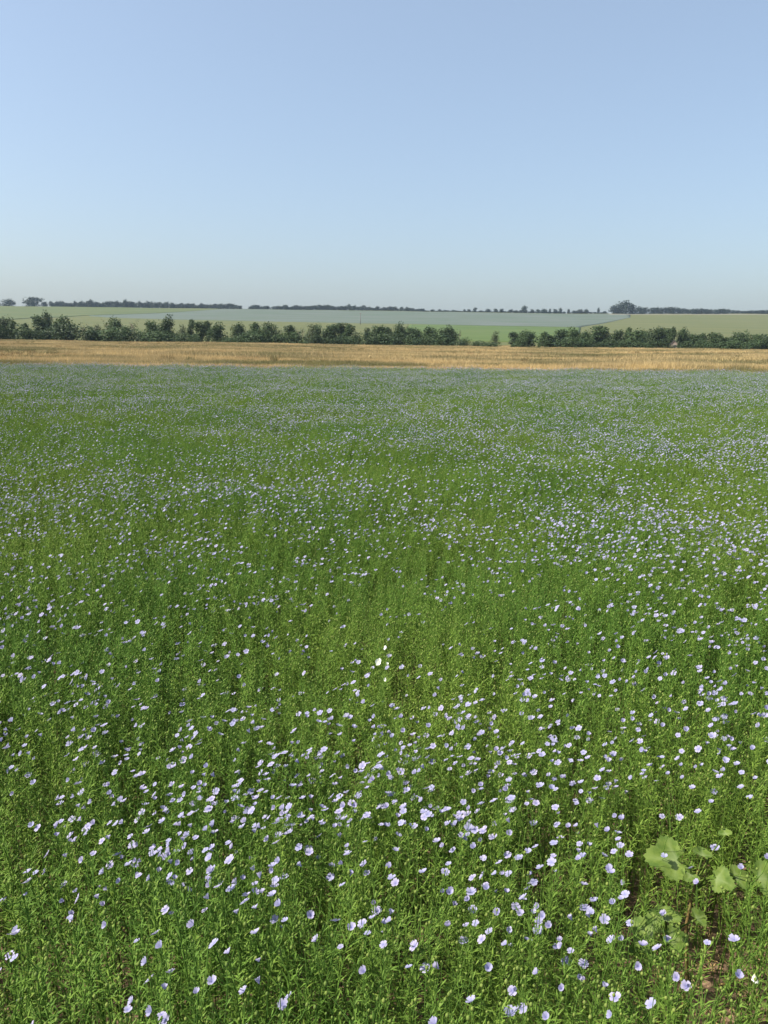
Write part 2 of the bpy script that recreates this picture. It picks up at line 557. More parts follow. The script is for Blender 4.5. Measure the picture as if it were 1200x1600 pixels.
def plant_tree(key, x, y, width, height, label, cat, group=None, name='tree'):
    crown, trunk, (w, h) = KINDS[key]
    e = bpy.data.objects.new(name, None)
    e.empty_display_size = 0.5
    C.objects.link(e)
    e.location = (x, y, float(hz(x, y)))
    e.scale = (width / w, width / w, height / h)
    e.rotation_euler = (0, 0, random.uniform(0, 6.283))
    tag(e, label, cat, group)
    link('foliage' if 'bush' in key else 'crown', crown, e)
    link('stem' if 'bush' in key else 'trunk', trunk, e)
    return e

def belt_base(px):
    return 529.5 + 0.0135 * px

LBL = {'round': ('broad dark green tree with a rounded crown in the tree belt', 'broad trees of the belt behind the dry meadow'),
       'tall': ('narrow upright dark green tree in the tree belt', 'narrow trees of the belt behind the dry meadow'),
       'bush': ('low dense dark green bush along the foot of the tree belt', 'bushes along the foot of the tree belt'),
       'pale': ('pale olive thin leaved tree in the tree belt', 'pale olive trees of the tree belt'),
       'bare': ('half bare greyish tree among the leafy trees of the belt', 'half bare trees of the tree belt')}

# (centre x, top y, width, kind) read off the photograph, with the belt about 200-245 m off
BELT = [(-22, 490, 34, 'round'), (4, 488, 30, 'round'), (19, 491, 12, 'tall'), (42, 497, 9, 'tall'), (62, 488, 17, 'tall'), (76, 490, 20, 'round'), (88, 497, 12, 'tall'),
        (104, 494, 24, 'round'), (135, 499, 16, 'bare'), (152, 502, 18, 'pale'), (165, 500, 14, 'bare'), (182, 495, 22, 'round'), (213, 501, 18, 'bare'), (238, 494, 20, 'round'),
        (261, 497, 24, 'round'), (284, 505, 18, 'pale'), (300, 497, 9, 'tall'), (315, 492, 16, 'tall'), (326, 500, 10, 'tall'), (340, 500, 25, 'round'), (372, 499, 26, 'round'),
        (398, 498, 16, 'tall'), (418, 503, 24, 'round'), (436, 511, 14, 'pale'), (455, 508, 14, 'tall'), (471, 504, 18, 'bare'), (493, 499, 18, 'round'), (484, 506, 16, 'pale'), (518, 506, 26, 'round'),
        (533, 503, 16, 'tall'), (545, 497, 14, 'tall'), (560, 513, 24, 'pale'), (573, 502, 9, 'tall'), (591, 500, 28, 'round'), (606, 504, 16, 'tall'), (623, 507, 20, 'round'),
        (646, 505, 30, 'round'), (675, 512, 28, 'round'), (693, 508, 14, 'tall'), (704, 510, 24, 'round'), (802, 513, 13, 'tall'),
        (824, 516, 28, 'round'), (851, 517, 12, 'tall'), (877, 515, 24, 'round'), (896, 511, 26, 'round'),
        (913, 514, 20, 'round'), (934, 508, 18, 'tall'), (946, 514, 26, 'round'), (964, 514, 22, 'round'), (980, 508, 10, 'tall'), (991, 517, 24, 'round'), (1008, 512, 20, 'round'), (1026, 514, 22, 'round'),
        (1037, 510, 16, 'tall'), (1049, 510, 11, 'tall'), (1065, 516, 16, 'round'), (1083, 516, 24, 'round'), (1097, 517, 11, 'tall'), (1113, 520, 22, 'round'), (1125, 516, 6, 'tall'),
        (1134, 521, 14, 'tall'), (1157, 518, 22, 'round'), (1145, 526, 22, 'round'), (1181, 520, 22, 'round'), (1200, 521, 24, 'round'), (1225, 520, 30, 'round')]
BUSH = [(2, 510, 26), (40, 507, 34), (72, 512, 20), (104, 509, 46), (140, 514, 26), (170, 511, 44), (196, 513, 28), (224, 519, 30), (252, 518, 42), (285, 519, 26), (306, 523, 20), (360, 527, 24), (384, 521, 34),
        (410, 517, 36), (436, 522, 24), (462, 521, 28), (490, 521, 22), (520, 524, 34), (548, 522, 26), (574, 520, 28), (598, 519, 30), (624, 521, 30), (648, 522, 28), (664, 524, 24), (692, 525, 34),
        (727, 526, 20), (748, 533, 26), (764, 535, 20), (814, 527, 18), (866, 528, 16), (886, 529, 34), (918, 529, 32), (948, 530, 30), (976, 529, 32), (1000, 532, 26), (1024, 531, 30),
        (1076, 531, 32), (1100, 532, 28), (1124, 533, 30), (1150, 533, 34), (1176, 531, 34), (1202, 534, 30)]
cnt = 0
for (px, ty, w, k) in BELT:
    Y = random.uniform(203, 238)
    by = belt_base(px)
    d = ray(px, by)
    X = d.x / d.y * Y
    Wm = w / FPX * Y * random.uniform(1.15, 1.6)
    top = at_y(px, ty, Y).z - float(hz(X, Y))
    n = {'round': 5, 'tall': 3, 'pale': 2, 'bare': 2}[k]
    plant_tree('%s%d' % (k, cnt % n), X, Y, Wm, top * random.uniform(.82, 1.10), LBL[k][0], 'tree', LBL[k][1], 'belt_tree')
    cnt += 1
for (px, ty, w) in BUSH:
    Y = random.uniform(194, 203)
    d = ray(px, belt_base(px))
    X = d.x / d.y * Y
    top = at_y(px, ty, Y).z - float(hz(X, Y))
    plant_tree('bush%d' % (cnt % 3), X, Y, w / FPX * Y * 1.5, max(top * random.uniform(.75, 1.05), 0.9), LBL['bush'][0], 'bush', LBL['bush'][1], 'bush')
    cnt += 1
for q in range(46):                      # scrub thickening the belt behind the first row
    px = -30 + 1265 * (q + random.random()) / 46
    if 728 < px < 792 or 836 < px < 846 or 318 < px < 352: continue
    Y = random.uniform(236, 252)
    d = ray(px, belt_base(px) - 2)
    X = d.x / d.y * Y
    top = at_y(px, random.uniform(512, 521) + .008 * px, Y).z - float(hz(X, Y))
    plant_tree('%s%d' % (('bush', 'pale')[q % 5 == 0], q % 2), X, Y, random.uniform(18, 34) / FPX * Y, max(top, 1.5), *(('scrubby green bush filling the back of the tree belt', 'bush', 'scrub at the back of the tree belt', 'bush') if q % 5 else (LBL['pale'][0], 'tree', LBL['pale'][1], 'belt_tree')))
def special(key, px, ty, w, Y, label, cat='tree', name='belt_tree', group=None):
    d = ray(px, belt_base(px))
    X = d.x / d.y * Y
    top = at_y(px, ty, Y).z - float(hz(X, Y))
    return plant_tree(key, X, Y, w / FPX * Y * 1.1, top, label, cat, group, name)
special('pale1', 776, 515, 17, 214, 'lone small grey green tree standing in the gap of the tree belt')
special('bare1', 717, 511, 8, 212, 'thin brownish dead tree at the edge of the gap in the belt', name='dead_tree')
special('tall1', 857, 521, 18, 200, 'small leaning tree between the gap and the dense right half of the belt')
# little dark shrubs out in the dry meadow
for (px, py, w, h, Y) in [(1016, 545, 13, 5, 168), (955, 544, 10, 4, 172), (931, 544, 5, 3, 175), (900, 543, 6, 4, 178), (1051, 543, 9, 5, 172), (842, 540, 5, 9, 180), (478, 541, 13, 5, 170),
                          (1090, 562, 5, 5, 62), (800, 540, 7, 5, 175)]:
    d = ray(px, py)
    X = d.x / d.y * Y
    plant_tree('bush%d' % (cnt % 3), X, Y, w / FPX * Y * 1.2, h / FPX * Y * 1.3, 'small dark shrub standing alone out in the dry meadow', 'shrub', 'lone shrubs in the dry meadow', 'shrub')
    cnt += 1

# skyline trees along the crest, about 1.1 km off
def sky_tree(px, ty, w, label, group=None, dy=0.0):
    global cnt
    X, Y = crest_plan(px, -6 - dy)
    H = at_y(px, ty, Y).z - float(hz(X, Y))
    plant_tree('far%d' % (cnt % 4), X, Y, w / FPX * Y * 1.12, max(H, 1.5) * .97, label, 'tree', group, 'skyline_tree')
    cnt += 1
GL = 'trees of the long windbreak on the skyline'
TL = 'dark tree in the unbroken windbreak row along the skyline'
for a, b, tops in ((80, 378, [(80, 471), (140, 472), (200, 471), (300, 474.5), (376, 475.5)]), (391, 421, [(391, 477), (421, 478)]), (428, 668, [(428, 478), (500, 477.5), (545, 477), (600, 480), (640, 481), (668, 484.5)])):
    px = a
    while px < b:
        ty = np.interp(px, [t[0] for t in tops], [t[1] for t in tops]) + random.uniform(-2.0, 1.8)
        sky_tree(px, ty, random.uniform(6.5, 10), TL, GL, random.uniform(0, 10))
        px += random.uniform(3.6, 5.4)
GI, TI = 'separate trees along the thin middle of the skyline', 'small separate tree standing on the thin stretch of the skyline'
for (px, ty, w) in [(676, 483, 7), (687, 483, 6), (695, 484, 5), (708, 484, 7), (716, 486, 6), (726, 483, 5), (733, 483, 6), (752, 485, 9), (762, 482, 8), (774, 482, 7), (784, 482, 7), (798, 483, 8), (806, 484.5, 8),
                    (814, 484, 7), (831, 483, 6), (840, 483, 9), (849, 482, 10), (859, 482, 4), (867, 482.5, 7), (875, 481, 7), (888, 482, 4), (897, 485, 7), (906, 483, 9), (915, 483, 9), (935, 480, 4)]:
    sky_tree(px, ty, w, TI, GI, random.uniform(0, 6))
px = 668
while px < 945:
    sky_tree(px, ridge_y(px) - random.uniform(2.2, 4.2), random.uniform(6, 11), 'low hedge bush between the separate trees on the thin skyline', 'low hedge bushes on the thin skyline', random.uniform(2, 10))
    px += random.uniform(5, 8.5)
sky_tree(742, 480, 6, 'small dark tree rising above its low neighbours on the thin skyline')
sky_tree(820, 477.5, 11, 'squat square topped tree on the thin stretch of the skyline')
sky_tree(15, 466.5, 19, 'rounded tree standing apart beside the end of the skyline windbreak')
sky_tree(-3, 471, 8, 'low tree at the far end of the skyline beyond the rounded trees')
sky_tree(51, 463.5, 28, 'large domed tree between the lone rounded tree and the windbreak')
for (px, ty, w) in [(70, 471, 10), (142, 467, 9), (196, 467.5, 8), (269, 472.5, 8), (448, 476, 6)]:
    sky_tree(px, ty, w, 'taller dark tree poking out of the skyline windbreak row', 'taller trees in the windbreak row')
for (px, ty, w, lb) in [(977, 468.5, 24, 'largest domed tree of the tall clump on the skyline')]:
    sky_tree(px, ty, w, lb)
for (px, ty, w) in [(959, 477, 13), (967, 475, 15), (988, 475, 15), (998, 478.5, 16), (1008, 480, 12)]:
    sky_tree(px, ty, w, 'tree leaning against the largest domed tree in the skyline clump', 'flanking trees of the skyline clump', 4)
px = 1019
while px < 1215:
    ty = np.interp(px, [1019, 1048, 1066, 1078, 1093, 1106, 1132, 1148, 1175, 1215], [480, 479, 481, 483, 480.5, 483, 481.5, 485, 485, 483]) + random.uniform(-.5, .7)
    sky_tree(px, ty, random.uniform(9, 13), 'dark tree in the bumpy row beside the tall skyline clump', 'trees of the bumpy skyline row', random.uniform(0, 8))
    px += random.uniform(6, 8.5)

# ------------------------------------------------------------------ pole and shed
def pole():
    X, Y = G_(563, 507)
    e = bpy.data.objects.new('utility_pole', None)
    C.objects.link(e)
    e.location = (X, Y, float(hz(X, Y)) - 0.3)
    tag(e, 'thin wooden utility pole standing in the far field behind the tree belt', 'pole')
    h = at_y(563, 488.5, Y).z - e.location.z
    m = MB(); m.tube([(0, 0, -.5), (0, 0, h * .5), (0, 0, h)], [.34, .28, .22], 8, cap=True)
    link('post', m.mesh('post', [M_POLE]), e)
    m = MB(); m.box((0, -.3, h - .9), (2.6, .18, .2))
    ca = link('crossarm', m.mesh('crossarm', [M_POLE], False), e)
    for x in (-1.1, 0, 1.1):
        m = MB(); m.tube([(x, -.3, h - .8), (x, -.3, h - .62), (x, -.3, h - .45)], [.1, .13, .06], 6, cap=True)
        link('insulator', m.mesh('insulator', [M_WALL]), ca)
pole()

def shed():
    Y = 205.0
    d = ray(1053, 540)
    X = d.x / d.y * Y
    e = bpy.data.objects.new('shed', None)
    C.objects.link(e)
    e.location = (X, Y, float(hz(X, Y)))
    e.rotation_euler = (0, 0, -.35)
    e.scale = (.8, .8, .72)
    tag(e, 'small pale plastered shed half hidden among the belt trees', 'shed')
    w, l, h, r = 1.9, 2.6, 2.0, 1.1
    V = [(-w/2, -l/2, -.2), (w/2, -l/2, -.2), (w/2, l/2, -.2), (-w/2, l/2, -.2), (-w/2, -l/2, h), (w/2, -l/2, h), (w/2, l/2, h), (-w/2, l/2, h), (0, -l/2, h + r), (0, l/2, h + r)]
    Fc = [(0, 1, 5, 8, 4), (2, 3, 7, 9, 6), (1, 2, 6, 5), (3, 0, 4, 7)]
    link('wall', make_mesh('wall', V, Fc, [M_WALL], smooth_shade=False), e)
    m = MB()
    for s in (-1, 1):
        a = Vector((s * (w / 2 + .2), 0, h - .18)); b = Vector((0, 0, h + r + .05))
        n = Vector((s * r, 0, w / 2)).normalized() * .08
        q = [Vector((p.x, y, p.z)) for p in (a, b) for y in (-l/2 - .2, l/2 + .2)]
        m.add([q[0], q[1], q[3], q[2]] + [v + n for v in (q[0], q[1], q[3], q[2])], [(0, 1, 2, 3), (7, 6, 5, 4), (0, 4, 5, 1), (1, 5, 6, 2), (2, 6, 7, 3), (3, 7, 4, 0)])
    link('roof', m.mesh('roof', [M_ROOF], False), e)
    m = MB(); m.box((0.2, -l/2 - .03, .8), (.7, .06, 1.6))
    link('door', m.mesh('door', [M_DARK], False), e)
shed()

# ------------------------------------------------------------------ instancing of uncountable plants
def scatter(name, pts, idx, rot, scl, variants):
    """one 'stuff' object: every point carries one of the variant meshes"""
    col = bpy.data.collections.new(name + '_kinds')
    for i, m in enumerate(variants):
        col.objects.link(bpy.data.objects.new('%s_kind_%03d' % (name, i), m))
    me = bpy.data.meshes.new(name)
    me.vertices.add(len(pts))
    me.vertices.foreach_set('co', np.asarray(pts, np.float32).ravel())
    a = me.attributes.new('idx', 'INT', 'POINT'); a.data.foreach_set('value', np.asarray(idx, np.int32))
    a = me.attributes.new('rot', 'FLOAT_VECTOR', 'POINT'); a.data.foreach_set('vector', np.asarray(rot, np.float32).ravel())
    a = me.attributes.new('scl', 'FLOAT_VECTOR', 'POINT'); a.data.foreach_set('vector', np.asarray(scl, np.float32).ravel())
    o = link(name, me)
    ng = bpy.data.node_groups.new(name, 'GeometryNodeTree')
    ng.interface.new_socket('Geometry', in_out='INPUT', socket_type='NodeSocketGeometry')
    ng.interface.new_socket('Geometry', in_out='OUTPUT', socket_type='NodeSocketGeometry')
    nn, L = ng.nodes, ng.links
    gi, go = nn.new('NodeGroupInput'), nn.new('NodeGroupOutput')
    iop = nn.new('GeometryNodeInstanceOnPoints')
    ci = nn.new('GeometryNodeCollectionInfo')
    ci.inputs['Collection'].default_value = col
    ci.inputs['Separate Children'].default_value = True
    ci.inputs['Reset Children'].default_value = True
    def attr(nm, ty):
        n = nn.new('GeometryNodeInputNamedAttribute')
        n.data_type = ty
        n.inputs['Name'].default_value = nm
        return n.outputs[0]
    L.new(gi.outputs[0], iop.inputs['Points'])
    L.new(ci.outputs[0], iop.inputs['Instance'])
    iop.inputs['Pick Instance'].default_value = True
    L.new(attr('idx', 'INT'), iop.inputs['Instance Index'])
    er = nn.new('FunctionNodeEulerToRotation')
    L.new(attr('rot', 'FLOAT_VECTOR'), er.inputs[0])
    L.new(er.outputs[0], iop.inputs['Rotation'])
    L.new(attr('scl', 'FLOAT_VECTOR'), iop.inputs['Scale'])
    L.new(iop.outputs[0], go.inputs[0])
    md = o.modifiers.new('scatter', 'NODES')
    md.node_group = ng
    return o

def flax_edge(x):
    """far edge of the flax field"""
    return 33.4 + 0.07 * np.asarray(x, float)

# ------------------------------------------------------------------ dry meadow grass
def grass_patch(seed, rad, nb, h, wd):
    r = np.random.RandomState(seed)
    V, F = [], []
    for i in range(nb):
        a, q = r.uniform(0, 6.283), rad * math.sqrt(r.rand())
        x, y = q * math.cos(a), q * math.sin(a)
        hh = h * r.uniform(.5, 1.15)
        b, l = r.uniform(0, 6.283), r.uniform(.05, .45) * hh
        dx, dy = math.cos(b), math.sin(b)
        w = wd * r.uniform(.6, 1.3)
        c = r.uniform(0, 6.283); ux, uy = math.cos(c) * w, math.sin(c) * w
        k = len(V)
        V += [(x - ux, y - uy, -.05), (x + ux, y + uy, -.05), (x + dx * l * .35 + ux * .8, y + dy * l * .35 + uy * .8, hh * .6), (x + dx * l * .35 - ux * .8, y + dy * l * .35 - uy * .8, hh * .6), (x + dx * l, y + dy * l, hh)]
        F += [(k, k + 1, k + 2, k + 3), (k + 3, k + 2, k + 4)]
    return make_mesh('dry_grass', V, F, [M_STRAW], smooth_shade=False)
def mat_tuft():
    m, nt, out = base_mat('weedy_tuft')
    oi = N(nt, 'ShaderNodeObjectInfo')
    c = ramp(nt, oi.outputs['Random'], [(0.0, (.08, .09, .035)), (.5, (.15, .125, .055)), (1.0, (.20, .13, .065))])
    leafy(nt, out, c, .25, .7, spec=.15)
    return m
M_TUFT = mat_tuft()
GP = [grass_patch(300 + i, 0.85, 150, .42, .008) for i in range(5)] + [grass_patch(320 + i, 2.4, 260, .5, .02) for i in range(5)]
for i in range(4):
    tm = grass_patch(340 + i, .55 + .2 * (i % 2), 150, .62, .014)
    tm.materials.clear(); tm.materials.append(M_TUFT)
    GP.append(tm)
def strew(y0, y1, n, spread=.56, pad=4.0):
    y = np.sqrt(R.uniform(y0 ** 2, y1 ** 2, n))
    x = R.uniform(-1, 1, n) * (spread * y + pad)
    return x, y
gx, gy, gi = [], [], []
for (a, b, n, fam) in ((32, 60, 3600, 0), (60, 110, 3600, 5), (110, 200, 6500, 5), (196, 250, 3500, 5)):
    x, y = strew(a, b, n)
    k = y > flax_edge(x) + 0.35
    gx.append(x[k]); gy.append(y[k]); gi.append(fam + R.randint(0, 5, k.sum()))
x, y = strew(50, 195, 6500)
k = (wave(x, y, 16, 4) + .6 * wave(x, y * 2.5, 5, 2) + R.normal(0, .25, len(x)) > .58) & (y > flax_edge(x) + 1.5)
gx.append(x[k]); gy.append(y[k]); gi.append(10 + R.randint(0, 4, k.sum()))
gx, gy, gi = map(np.concatenate, (gx, gy, gi))
n = len(gx)
hs = 0.8 + 0.30 * wave(gx, gy, 14, 3) + R.uniform(-.15, .2, n)
hs *= np.where((gy < 50) & (gx > -5), .62, 1.0)
hs *= np.where(gy > 180, .8, 1.0)
hs = np.where(gi >= 10, R.uniform(.4, 1.0, n), hs)
o = scatter('dry_grass', np.stack([gx, gy, hz(gx, gy)], 1), gi, np.stack([np.zeros(n), np.zeros(n), R.uniform(0, 6.28, n)], 1), np.stack([np.where(gi >= 10, .6, 1.0), np.where(gi >= 10, .6, 1.0), np.clip(hs, .3, 1.5)], 1), GP)
tag(o, 'dry straw coloured meadow grass between the flax and the trees', 'grass', kind='stuff')

# ------------------------------------------------------------------ flax
def petal_geo(mb, c, nrm, rad, mi, rs, cup=0.30, np_=5, close=0.0):
    nrm = nrm.normalized()
    u = nrm.cross(Vector((.3, .2, 1 if abs(nrm.z) < .9 else 0))).normalized()
    if abs(nrm.z) >= .9: u = nrm.cross(Vector((0, 1, .1))).normalized()
    v = nrm.cross(u)
    a0 = rs.uniform(0, 6.28)
    for k in range(np_):
        a = a0 + 2 * math.pi * k / np_ + rs.uniform(-.12, .12)
        d = u * math.cos(a) + v * math.sin(a)
        s = nrm.cross(d)
        L = rad * rs.uniform(.9, 1.1)
        cp = cup + rs.uniform(-.12, .16) + close
        hw = L * .54 * (1 - .35 * close)
        out = max(.25, 1 - .6 * close)
        pts = [c + nrm * (.0004),
               c + d * L * .52 * out + nrm * (L * .52 * cp) + s * hw * .78, c + d * L * .55 * out + nrm * (L * .44 * cp), c + d * L * .52 * out + nrm * (L * .52 * cp) - s * hw * .78,
               c + d * L * .93 * out + nrm * (L * .8 * cp) + s * hw * .72, c + d * L * 1.0 * out + nrm * (L * .72 * cp), c + d * L * .93 * out + nrm * (L * .8 * cp) - s * hw * .72]
        mb.add(pts, [(0, 1, 2), (0, 2, 3), (1, 4, 5, 2), (2, 5, 6, 3)], [0, .5, .5, .5, 1, 1, 1], mi)

ICO = None
def boll_geo(mb, c, r, ax, mi):
    """pointed round seed capsule"""
    ax = ax.normalized()
    u = ax.cross(Vector((.2, 1, .13))).normalized(); v = ax.cross(u)
    V = [c - ax * r]
    for t, q in ((-.45, .88), (.35, .92)):
        for k in range(5):
            a = 6.283 * k / 5 + (t > 0) * .6
            V.append(c + ax * r * t + (u * math.cos(a) + v * math.sin(a)) * r * q)
    V.append(c + ax * r * 1.35)
    Fc = [(0, 1 + (k + 1) % 5, 1 + k) for k in range(5)]
    for k in range(5):
        Fc += [(1 + k, 1 + (k + 1) % 5, 6 + k), (1 + (k + 1) % 5, 6 + (k + 1) % 5, 6 + k)]
    Fc += [(6 + k, 6 + (k + 1) % 5, 11) for k in range(5)]
    mb.add(V, Fc, 0.0, mi)

FLAT = Vector((SUN.x, SUN.y, 0)).normalized()
def flax_variant(seed, nflow, petal=M_PETAL, face=None, nleaf=74):
    """parts of one plant of height about 0.6 m: stem, foliage, capsules, list of flowers"""
    r = random.Random(seed)
    st, fo, bo, fl = MB(), MB(), MB(), []
    H = .50 * r.uniform(.93, 1.05)
    b, l = r.uniform(0, 6.283), r.uniform(.01, .10)
    bend = Vector((math.cos(b) * l, math.sin(b) * l, 0))
    wob = Vector((r.uniform(-1, 1), r.uniform(-1, 1), 0)) * .012
    def P(t):
        return bend * t * t + wob * math.sin(t * 7) + Vector((0, 0, H * t))
    ts = (0, .25, .5, .7, .88, 1.0)
    st.tube([P(t) - Vector((0, 0, .03 if t == 0 else 0)) for t in ts], [.0019, .0017, .0015, .0014, .0012, .001], 3)
    for i in range(nleaf):
        t = .2 + .8 * ((i + r.random()) / nleaf) ** .72
        p = P(t)
        a = i * 2.4 + r.uniform(-.5, .5)
        up_ = r.uniform(.25, 1.2)
        d = Vector((math.cos(a), math.sin(a), up_)).normalized()
        s = Vector((-math.sin(a), math.cos(a), 0))
        L = r.uniform(.018, .038) * (1.1 if t < .8 else .8)
        w = r.uniform(.0012, .0021)
        curl = Vector((math.cos(a), math.sin(a), r.uniform(-.9, .5))).normalized()
        m = p + d * L * .5
        e = m + (d * .6 + curl * .4).normalized() * L * .5
        old = max(0, .55 - t) * 1.1 * r.random() + (.25 if r.random() < .05 else 0)
        fo.add([p, m + s * w, m - s * w, e], [(0, 1, 2), (2, 1, 3)], old)
    nb = max(nflow + r.randint(2, 3), 3)
    for k in range(nb):
        t = r.uniform(.72, 1.0) if k else 1.0
        p = P(t)
        a = k * 2.1 + r.uniform(-.6, .6) + seed
        L = r.uniform(.05, .12)
        o1 = Vector((math.cos(a), math.sin(a), 0)) * L * r.uniform(.25, .5)
        top = H * 1.0 + r.uniform(-.01, .085)
        e = Vector((p.x + o1.x, p.y + o1.y, max(top, p.z + .03)))
        m = (p + e) / 2 + o1 * .25
        st.tube([p, m, e], [.0009, .0008, .0007], 3)
        for q in range(4):
            f = r.uniform(.1, .8)
            c = p.lerp(e, f) + o1 * .1
            aa = r.uniform(0, 6.283); d = Vector((math.cos(aa), math.sin(aa), r.uniform(.4, 1.3))).normalized()
            s = d.cross(Vector((0, 0, 1))).normalized() * .0012
            LL = r.uniform(.010, .02)
            fo.add([c, c + d * LL * .5 + s, c + d * LL * .5 - s, c + d * LL], [(0, 1, 2), (2, 1, 3)], 0)
        if k < nflow:
            nrm = (SUN * 1.0 + Vector((0, 0, .55)) + Vector((r.gauss(0, .38), r.gauss(0, .38), r.gauss(0, .25)))).normalized()
            if face is not None: nrm = (face + Vector((r.gauss(0, .3), r.gauss(0, .3), r.gauss(0, .3)))).normalized()
            mbf = MB()
            petal_geo(mbf, e + nrm * .002, nrm, r.uniform(.0072, .0114), 0, r, cup=r.uniform(.15, .75), close=r.choice((0, 0, 0, .25, .5, .8)))
            fl.append((mbf, petal))
        else:
            big = r.random() < .6
            boll_geo(bo, e, r.uniform(.0030, .0040) if big else r.uniform(.0019, .0026), (e - m) + Vector((0, 0, .02)), 0)
    return st, fo, bo, fl

NV = 44
FLOWN = [0] * 16 + [1] * 15 + [2] * 9 + [3] * 4
VAR = []
for i in range(NV):
    st, fo, bo, fl = flax_variant(1000 + i, FLOWN[i])
    joined = MB()
    for src, mi in ((st, 0), (fo, 1), (bo, 2)):
        joined.add(src.V, src.F, src.T, mi)
    for (mf, pm) in fl:
        joined.add(mf.V, mf.F, mf.T, 3)
    VAR.append(dict(whole=joined.mesh('flax', [M_STEM, M_LEAF, M_BOLL, M_PETAL]), parts=(st, fo, bo, fl), n=FLOWN[i],
                    tips=[np.mean(np.array(mf.V), 0) for mf, _ in fl]))
CLS = {k: [i for i in range(NV) if FLOWN[i] == k] for k in range(4)}

def gap_density(x, y):
    """a thin spot of the crop on the right, where the soil and the weeds show"""
    x, y = x / 1.13, y / 1.13
    g1 = np.exp(-(((x - .60) / .19) ** 2 + ((y - 1.36) / .46) ** 2) ** 1.5)
    g2 = np.exp(-(((x - .50) / .06) ** 2 + ((y - 1.25) / .30) ** 2) ** 1.5)
    g3 = np.exp(-(((x - .98) / .15) ** 2 + ((y - 1.75) / .30) ** 2) ** 1.5) * .5
    return 1 - .80 * np.maximum(np.maximum(g1, g2), g3)

fx, fy = [], []
for (a, b, dens) in ((.45, 6, 600), (6, 14, 420), (14, 35.5, 235)):
    A = (b - a) * ((.52 * a + .9) + (.52 * b + .9))
    n = int(A * dens)
    x = R.uniform(-1, 1, int(n * 1.6)); y = R.uniform(a, b, int(n * 1.6))
    wmax = .52 * b + .9
    k = np.abs(x * wmax) < (.52 * y + .9)
    x, y = x[k] * wmax, y[k]
    x, y = x[:n], y[:n]
    fx.append(x); fy.append(y)
fx, fy = np.concatenate(fx), np.concatenate(fy)
keep = (fy < flax_edge(fx) + .25 * wave(fx, fy, 1.5, 4)) & (R.rand(len(fx)) < gap_density(fx, fy)) & (R.rand(len(fx)) < .86 + .2 * wave(fx, fy, .5, 5))
fx, fy = fx[keep], fy[keep]
n = len(fx)
# flower abundance: patches and bands
ab = .50 + .28 * wave(fx, fy * .75, 1.5, 1) + .20 * wave(fx, fy, .30, 6) + .48 * wave(fx, fy, .065, 3)
ab += .22 * np.exp(-((fy - 8.0 - .25 * fx) / 1.3) ** 2) * smooth(-2, 2, fx) + .22 * smooth(10, 22, fy)
ab += .18 * np.exp(-((fx - .2) / .8) ** 2 - ((fy - 2.0) / .6) ** 2)
ab -= .20 * np.exp(-((fx) / .5) ** 2 - ((fy - 3.2) / .7) ** 2) + .16 * np.exp(-((fx + .1) / 1.3) ** 2 - ((fy - 1.2) / .2) ** 2)
ab = np.clip(ab, .05, 1.1)
ab = np.clip(ab, .10, 1.6)
u = R.rand(n)
ab = ab ** 1.7 * np.where(fy < 1.5, 1.7, 3.0)
ab *= 1 + .30 * smooth(9, 16, fy)
nf = np.where(u < .42 * ab, 1, 0) + np.where(u < .17 * ab, 1, 0) + np.where(u < .06 * ab, 1, 0)
vi = np.zeros(n, int)
for k in range(4):
    m = nf == k
    vi[m] = R.choice(CLS[k], m.sum())
hgt = 1.03 + .11 * wave(fx, fy, 1.1, 2) + .035 * wave(fx, fy, .3, 3) + R.normal(0, .065, n)
hgt *= 1 - .12 * (1 - gap_density(fx, fy))
hgt = np.clip(hgt, .72, 1.28)
tilt = R.normal(0, .07, (n, 2)) + np.stack([.06 * wave(fx, fy, .9, 6), .06 * wave(fx, fy, .9, 7)], 1)
rz = R.uniform(-.55, .55, n)
fz = hz(fx, fy)
rot = np.stack([tilt[:, 0], tilt[:, 1], rz], 1)
wid = np.where(fy > 14, 1.12, 1.0)
# the nearest flowering plants in the picture become plants of their own
px_, py_ = project(np.stack([fx, fy, fz + .55 * hgt], 1))
cand = np.where((nf > 0) & (px_ > 4) & (px_ < 1196) & (py_ < 1598) & (py_ > 560))[0]
near = cand[np.argsort(np.hypot(fx[cand], fy[cand]))[:299]]
rest = np.ones(n, bool); rest[near] = False
o = scatter('flax_crop', np.stack([fx, fy, fz], 1)[rest], vi[rest], rot[rest], np.stack([wid, wid, hgt], 1)[rest], [v['whole'] for v in VAR])
tag(o, 'dense green flax crop dotted with pale lilac flowers filling the field', 'flax', kind='stuff')

WORDS = {1: 'one pale lilac flower', 2: 'two pale lilac flowers', 3: 'three pale lilac flowers'}
def part_meshes(v):
    if 'pm' not in v:
        st, fo, bo, fl = v['parts']
        v['pm'] = (st.mesh('stem', [M_STEM]), fo.mesh('foliage', [M_LEAF]), bo.mesh('seed_capsules', [M_BOLL]), [mf.mesh('flower', [pm]) for mf, pm in fl])
    return v['pm']
def place_flax(v, loc, rot, scl, label, group=None):
    e = bpy.data.objects.new('flax_plant', None)
    e.empty_display_size = .05
    C.objects.link(e)
    e.location, e.rotation_euler, e.scale = loc, rot, scl
    tag(e, label, 'flax plant', group)
    a, b, c, fl = part_meshes(v)
    link('stem', a, e)
    link('foliage', b, e)['kind'] = 'stuff'
    link('seed_capsules', c, e)['kind'] = 'stuff'
    for f in fl:
        link('flower', f, e)
    return e
WP = at_z(600, 1054, .60)
